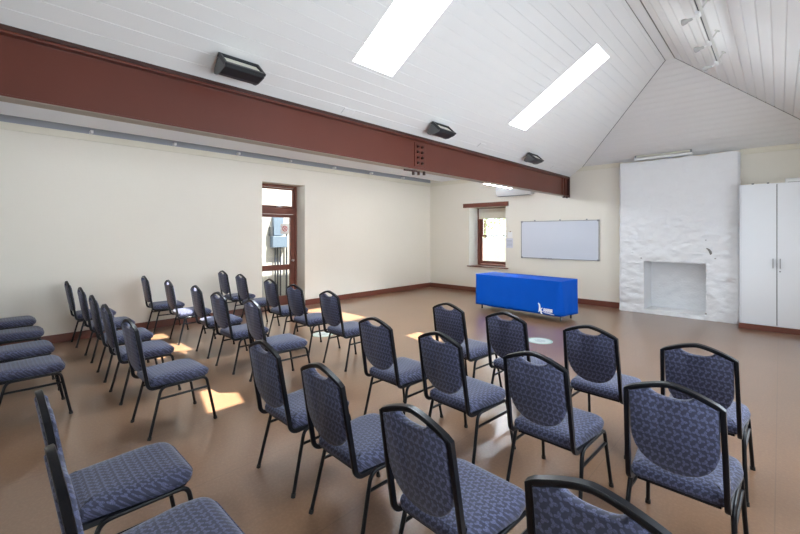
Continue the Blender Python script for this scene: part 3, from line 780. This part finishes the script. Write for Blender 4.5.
# ------------------------------------------------------------------ banquet chairs
def rot(v): return v
def make_chair():
    r = empty('banquet_chair', (0, 0, 0))
    # seat pad
    def seat_outline():
        P = [(-.188, .015), (.188, .015), (.222, .34), (.20, .474), (-.20, .474), (-.222, .34)]
        pts = fillet([(0, .015, 0)] + [(a, b, 0) for a, b in P[1:]] + [(P[0][0], P[0][1], 0), (0, .015, 0)], [.03, .10, .085, .085, .10, .03], 6)
        out = [(p.x, p.y) for p in pts[:-1]]
        return out
    so = seat_outline()
    mb = MB(); rings = []
    for d, z in ((.018, .392), (.004, .398), (-.002, .415), (-.004, .432), (.001, .447), (.012, .459), (.034, .467), (-.80, .472), (-.55, .4745), (-.25, .4755)):
        ring = offset_poly(so, d) if d > -.1 else [Vector((p[0] * -d * .93, .24 + (p[1] - .24) * -d * .93)) for p in so]; rings.append([(p[0], p[1], z - .018 * max(0, (p[1] - .398) / .08) ** 2 * (1 if z > .44 else 0)) for p in ring])
    mb.loft(rings); mb.build('seat', M['fabric'], r, smooth=True)
    mb = MB(); mb.prism([tuple(p) for p in offset_poly(so, .022)], 'z', .376, .392); mb.build('seat_board', M['black'], r)
    # back frame
    def fy(z): return -.004 - (z - .385) * .165
    ZS, ZC = .866, .928
    def arch(x):
        t = min(1, abs(x) / .186); return ZS + (ZC - ZS) * (1 - t ** 1.5)
    sideL = fillet([(-.192, .20, .386), (-.196, fy(.385), .386), (-.192, fy(.62), .62), (-.186, fy(ZS), ZS)], [.055, .01], 6)
    top = [Vector((x, fy(arch(x)), arch(x))) for x in [-.17 + .34 * i / 22 for i in range(23)]]
    sideR = [Vector((-p.x, p.y, p.z)) for p in reversed(sideL)]
    path = sideL + top + sideR
    mb = MB(); mb.sweep(path, [(-.011, -.011), (-.006, -.0135), (.006, -.0135), (.011, -.011), (.011, .011), (.006, .0135), (-.006, .0135), (-.011, .011)], (0, 0, 1))
    mb.build('back_frame', M['black'], r, smooth=True)
    # back panel
    xs_ = [-.174 + .348 * i / 36 for i in range(37)]
    def ztop(x):
        z = arch(x) - .012
        if abs(x) < .088: z -= .050 * (1 - (x / .088) ** 2) ** .8
        return z
    outline = [(-.175, .68), (-.172, .635), (-.158, .59), (-.134, .552), (-.10, .523), (-.05, .503), (0, .497), (.05, .503), (.10, .523), (.134, .552), (.158, .59), (.172, .635), (.175, .68), (.174, .76)]
    outline += [(x, ztop(x)) for x in reversed(xs_)] + [(-.174, .76)]
    mb = MB(); rings = []
    for ins, dy in ((.010, -.019), (.003, -.014), (0, -.006), (0, .010), (.004, .020), (.014, .027)):
        rings.append([(p[0], fy(p[1]) + dy, p[1]) for p in offset_poly(outline, ins)])
    mb.loft(rings); mb.build('backrest', M['fabric'], r, smooth=True)
    # legs
    for s in (-1, 1):
        mb = MB(); mb.tube(fillet([(s * .226, -.005, .012), (s * .207, .085, .384), (s * .207, .26, .384)], [.06], 7), .0115, 10, (0, 1, 0))
        l = mb.build('leg', M['black'], r, smooth=True)
        mb = MB(); mb.tube([(s * .2268, -.008, 0), (s * .2255, -.003, .022)], .0145, 10, (0, 1, 0)); mb.build('foot_cap', M['rubber'], l, smooth=True)
        mb = MB(); mb.tube(fillet([(s * .226, .505, .012), (s * .207, .435, .384), (s * .207, .26, .384)], [.05], 7), .0115, 10, (0, 1, 0))
        l = mb.build('leg', M['black'], r, smooth=True)
        mb = MB(); mb.tube([(s * .2268, .507, 0), (s * .2255, .503, .022)], .0145, 10, (0, 1, 0)); mb.build('foot_cap', M['rubber'], l, smooth=True)
        mb = MB(); mb.tube([(s * .2115, .064, .297), (s * .2115, .450, .297)], .0095, 8); mb.build('stretcher', M['black'], r, smooth=True)
    return r
def copy_tree(o, parent=None):
    c = o.copy(); C.objects.link(c)
    if parent: c.parent = parent
    for ch in o.children: copy_tree(ch, c)
    return c
proto = make_chair()
ROWS = ['front row facing the blue table', 'second row from the table', 'third row from the table', 'rearmost row']
LC = ['against the plain wall', 'second from the plain wall', 'third from the plain wall', 'fourth from the plain wall', 'fifth from the plain wall']
RC = ['first past the central aisle', 'second past the central aisle', 'third past the central aisle', 'at the cupboard end']
seats = [
  [(.26, -6.38, -1), (1.12, -6.44, -2), (2.16, -6.47, -3), (3.0, -6.58, -1), (3.83, -6.62, -2), (5.385, -6.33, -4), (6.03, -6.37, -2), (6.74, -6.40, -3), (7.40, -6.47, -1)],
  [(.25, -7.64, -3), (1.19, -7.57, -3), (2.15, -7.53, -3), (2.97, -7.58, 1), (3.77, -7.56, -4), (5.36, -7.30, -1), (6.05, -7.33, -4), (6.74, -7.33, -2), (7.41, -7.36, -1)],
  [(.28, -8.62, -1), (1.28, -8.61, -1), (2.20, -8.64, -2), (3.01, -8.67, -1), (3.95, -8.69, 1), (5.37, -8.28, -1), (6.02, -8.30, -3), (6.72, -8.36, -3), (7.40, -8.39, 1)],
  [(.23, -9.52, -1), (1.15, -9.52, -2), (2.12, -9.53, 0), (2.90, -9.54, 0), None, (5.445, -9.35, -1), (6.10, -9.377, -1), None, None]]
first = True
for i, row in enumerate(seats):
    for j, s in enumerate(row):
        if s is None: continue
        c = proto if first else copy_tree(proto); first = False
        c.location = (s[0], s[1], 0); c.rotation_euler = (0, 0, math.radians(s[2]))
        tag(c, 'black framed blue banquet chair, %s, %s' % (ROWS[i], (LC + RC)[j]), 'chair', 'banquet chairs set out in rows')

# fluorescent batten showing below the beam; unseen ones added to brighten the wall
m, nt, b = new_mat('lit_fluorescent_tube'); b.inputs['Base Color'].default_value = (.9, .9, .88, 1)
b.inputs['Emission Color'].default_value = (.84, .92, 1, 1); b.inputs['Emission Strength'].default_value = 78
M['lit'] = m
for y, lab in ((-1.51, 'lit fluorescent batten under the low ceiling, just showing below the beam'), (-5.0, 'added unseen fill batten behind the beam, level with the door'), (-8.6, 'added unseen fill batten behind the beam, above the rows of chairs')):
    hz = 2.69 if y > -2 else 2.84; r = empty('batten_light', (3.13, y, hz))
    mb = MB(); mb.box(-.035, .035, -.64, .64, .045, .095); mb.build('body', M['white'], r, bevel=.006)
    mb = MB(); mb.tube([(0, -.60, .018), (0, .60, .018)], .02, 12); mb.build('tube', M['lit'], r, smooth=True)
    for k in (-.615, .615):
        mb = MB(); mb.box(-.02, .02, k - .012, k + .012, -.004, .045); mb.build('lamp_holder', M['white'], r)
    for k in (-.5, .5):
        mb = MB(); mb.tube([(0, k, .095), (0, k, 3.179 - hz)], .004, 6); mb.build('hanger', M['alu'], r)
    tag(r, lab, 'lamp', 'fluorescent battens')
# unseen square fill panel added to brighten the room corner
m, nt, b = new_mat('added_fill_glow'); b.inputs['Base Color'].default_value = (.9, .9, .9, 1)
b.inputs['Emission Color'].default_value = (1, .97, .92, 1); b.inputs['Emission Strength'].default_value = 13
r = empty('fill_panel', (2.15, -2.75, 3.155))
mb = MB(); mb.box(-.33, .33, -.33, .33, .010, .024); mb.build('frame', M['white'], r)
mb = MB(); mb.quad((-.29, -.29, .009), (-.29, .29, .009), (.29, .29, .009), (.29, -.29, .009)); mb.build('diffuser', m, r)
tag(r, 'added fill panel, unseen behind the beam, brightening the corner', 'lamp')
# ------------------------------------------------------------------ outdoors beyond the door and the window
mb = MB(); mb.box(-9, XL - .45, -16, 14, -.25, -.05); mb.box(XL - .45, 14, YB + .5, 14, -.25, -.05)
struct(mb.build('ground', M['paving']), 'pale paving outside the door', 'ground')
mb = MB(); mb.box(-1.95, -1.61, -14, 1.5, -.05, 2.9); struct(mb.build('wall_outside', M['render']), 'pale rendered garden wall seen through the door', 'wall')
r = empty('meter_box', (-1.6, -4.3, 1.25)); O = Vector(r.location)
mb = MB(); mb.box(-1.60, -1.50, -4.44, -4.16, 1.57, 2.08); rel(mb).build('upper_box', M['meter'], r, bevel=.01)
mb = MB(); mb.box(-1.60, -1.46, -4.49, -4.09, 1.27, 1.555); rel(mb).build('lower_box', M['meter'], r, bevel=.01)
for y in (-4.37, -4.30, -4.22):
    mb = MB(); mb.tube([(-1.56, y, -.04), (-1.56, y, 1.27)], .018, 10); rel(mb).build('conduit', M['darkmetal'], r, smooth=True)
tag(r, 'blue grey meter boxes with conduits outside the door', 'meter box')
mb = MB(); mb.box(-1.6, -1.5, -4.53, -4.47, 1.57, 1.80); tag(mb.build('small_switch_box', M['darkmetal'], bevel=.005), 'small dark switch box beside the meter boxes', 'box')
mb = MB(); mb.tube([(-1.55, -4.05, -.05), (-1.55, -4.05, 1.62)], .025, 10); tag(mb.build('standpipe', M['darkmetal'], smooth=True), 'thin dark pipe standing beside the meter boxes', 'pipe')
# garden fence and trees beyond the window
def tree(x, y, h, cr_, seed, label):
    rnd = random.Random(seed); r = empty('garden_tree', (x, y, -.05))
    mb = MB(); mb.tube([(0, 0, 0), (.05, 0, h * .35), (-.03, .04, h * .75)], .07, 8); mb.build('trunk', M['bark'], r, smooth=True)
    mb = MB()
    for k in range(1500):
        a = rnd.uniform(0, 2 * PI); q = rnd.random() ** .5 * cr_; z = h * .62 + rnd.gauss(0, .32) * h * .5
        c = Vector((q * math.cos(a), q * math.sin(a), z)); s = rnd.uniform(.05, .10)
        u = Vector((rnd.gauss(0, 1), rnd.gauss(0, 1), rnd.gauss(0, 1))).normalized(); w = u.orthogonal().normalized()
        mb.quad(c - u * s, c + w * s * .45, c + u * s, c - w * s * .45)
    mb.build('foliage', M['leaf'], r); tag(r, label, 'tree')
tree(-2.2, 6.6, 4.2, 1.5, 3, 'slender leafy tree seen in the upper window pane')
tree(-1.2, 10.2, 4.9, 1.7, 5, 'paler tree farther behind the window tree')
mb = MB(); mb.box(-8, 9, 4.0, 4.2, -.05, 1.45); struct(mb.build('wall_outside', M['stucco']), 'pale garden wall seen through the window', 'wall')

# windows behind the camera
def simple_window(n, axis, pos, a0, a1, z0, z1, label):
    r = empty('window_%d' % n, (pos, (a0 + a1) / 2, z0) if axis == 'x' else ((a0 + a1) / 2, pos, z0)); L = Vector(r.location)
    def B(mb, p0, p1, q0, q1, t=.03):
        if axis == 'x': mb.box(pos - t - L.x, pos + t - L.x, p0 - L.y, p1 - L.y, q0 - L.z, q1 - L.z)
        else: mb.box(p0 - L.x, p1 - L.x, pos - t - L.y, pos + t - L.y, q0 - L.z, q1 - L.z)
    mb = MB(); w = .06; am = (a0 + a1) / 2
    B(mb, a0, a1, z0, z0 + w); B(mb, a0, a1, z1 - w, z1); B(mb, a0, a0 + w, z0 + w, z1 - w); B(mb, a1 - w, a1, z0 + w, z1 - w); B(mb, am - .03, am + .03, z0 + w, z1 - w)
    mb.build('frame', M['brown'], r)
    mb = MB(); B(mb, a0 + w, am - .03, z0 + w, z1 - w, .003); mb.build('pane', M['glass'], r)
    mb = MB(); B(mb, am + .03, a1 - w, z0 + w, z1 - w, .003); mb.build('pane', M['glass'], r)
    struct(r, label, 'window')
for n, h in enumerate(RW): simple_window(6 + n, 'x', XR + .2, *h, 'window of the side wall outside the picture, bay %d' % (n + 1))
for n, h in enumerate(FW): simple_window(9 + n, 'y', YF - .2, *h, 'gable window behind the camera, bay %d' % (n + 1))

# ------------------------------------------------------------------ light
w = bpy.data.worlds.new('sky'); bpy.context.scene.world = w; w.use_nodes = True
bg = w.node_tree.nodes['Background']; bg.inputs[0].default_value = (.86, .93, 1, 1); bg.inputs[1].default_value = 4.5
sun = bpy.data.lights.new('sun', 'SUN'); sun.energy = 24; sun.angle = math.radians(.6); sun.color = (1, .95, .87)
so = bpy.data.objects.new('sun', sun); C.objects.link(so); so.location = (6, 4, 12)
so.rotation_euler = Vector((-.385, -.29, -1)).to_track_quat('-Z', 'Y').to_euler()
def area(name, loc, direction, sx, sy, L, col=(1, 1, 1), up='Y'):
    l = bpy.data.lights.new(name, 'AREA'); l.shape = 'RECTANGLE'; l.size = sx; l.size_y = sy; l.color = col
    l.energy = L * PI * sx * sy
    o = bpy.data.objects.new(name, l); C.objects.link(o); o.location = loc
    o.rotation_euler = Vector(direction).to_track_quat('-Z', up).to_euler(); return o
for k, (nv, c, l, wd) in enumerate(areas):
    o = area('daylight_skylight', c, -nv, wd, l, 25 if c.x > 4 else 60, (.80, .89, 1), 'Y')
for h in FW: area('daylight_window', ((h[0] + h[1]) / 2, YF - .02, (h[2] + h[3]) / 2), (0, 1, -.08), h[1] - h[0], h[3] - h[2], 0.6, (.85, .92, 1), 'Z')
for h in RW: area('daylight_window', (XR + .02, (h[0] + h[1]) / 2, (h[2] + h[3]) / 2), (-1, 0, -.08), h[1] - h[0], h[3] - h[2], (6, 6.5, 4)[RW.index(h)], (.75, .865, 1), 'Z')

# ------------------------------------------------------------------ camera
cam = bpy.data.cameras.new('camera'); co = bpy.data.objects.new('camera', cam); C.objects.link(co)
cam.sensor_width = 36; cam.lens = 403 / 800 * 36; cam.shift_y = -(267 - 233.7) / 800; cam.clip_start = .05
co.location = (7.772, -9.641, 1.62); co.rotation_euler = (PI / 2, 0, math.radians(43.333))
sc = bpy.context.scene; sc.camera = co
sc.cycles.sample_clamp_indirect = 6; sc.cycles.caustics_reflective = False; sc.cycles.caustics_refractive = False
sc.view_settings.view_transform = 'Standard'; sc.view_settings.look = 'None'; sc.view_settings.gamma = 1
sc.view_settings.use_curve_mapping = False; sc.view_settings.exposure = .68
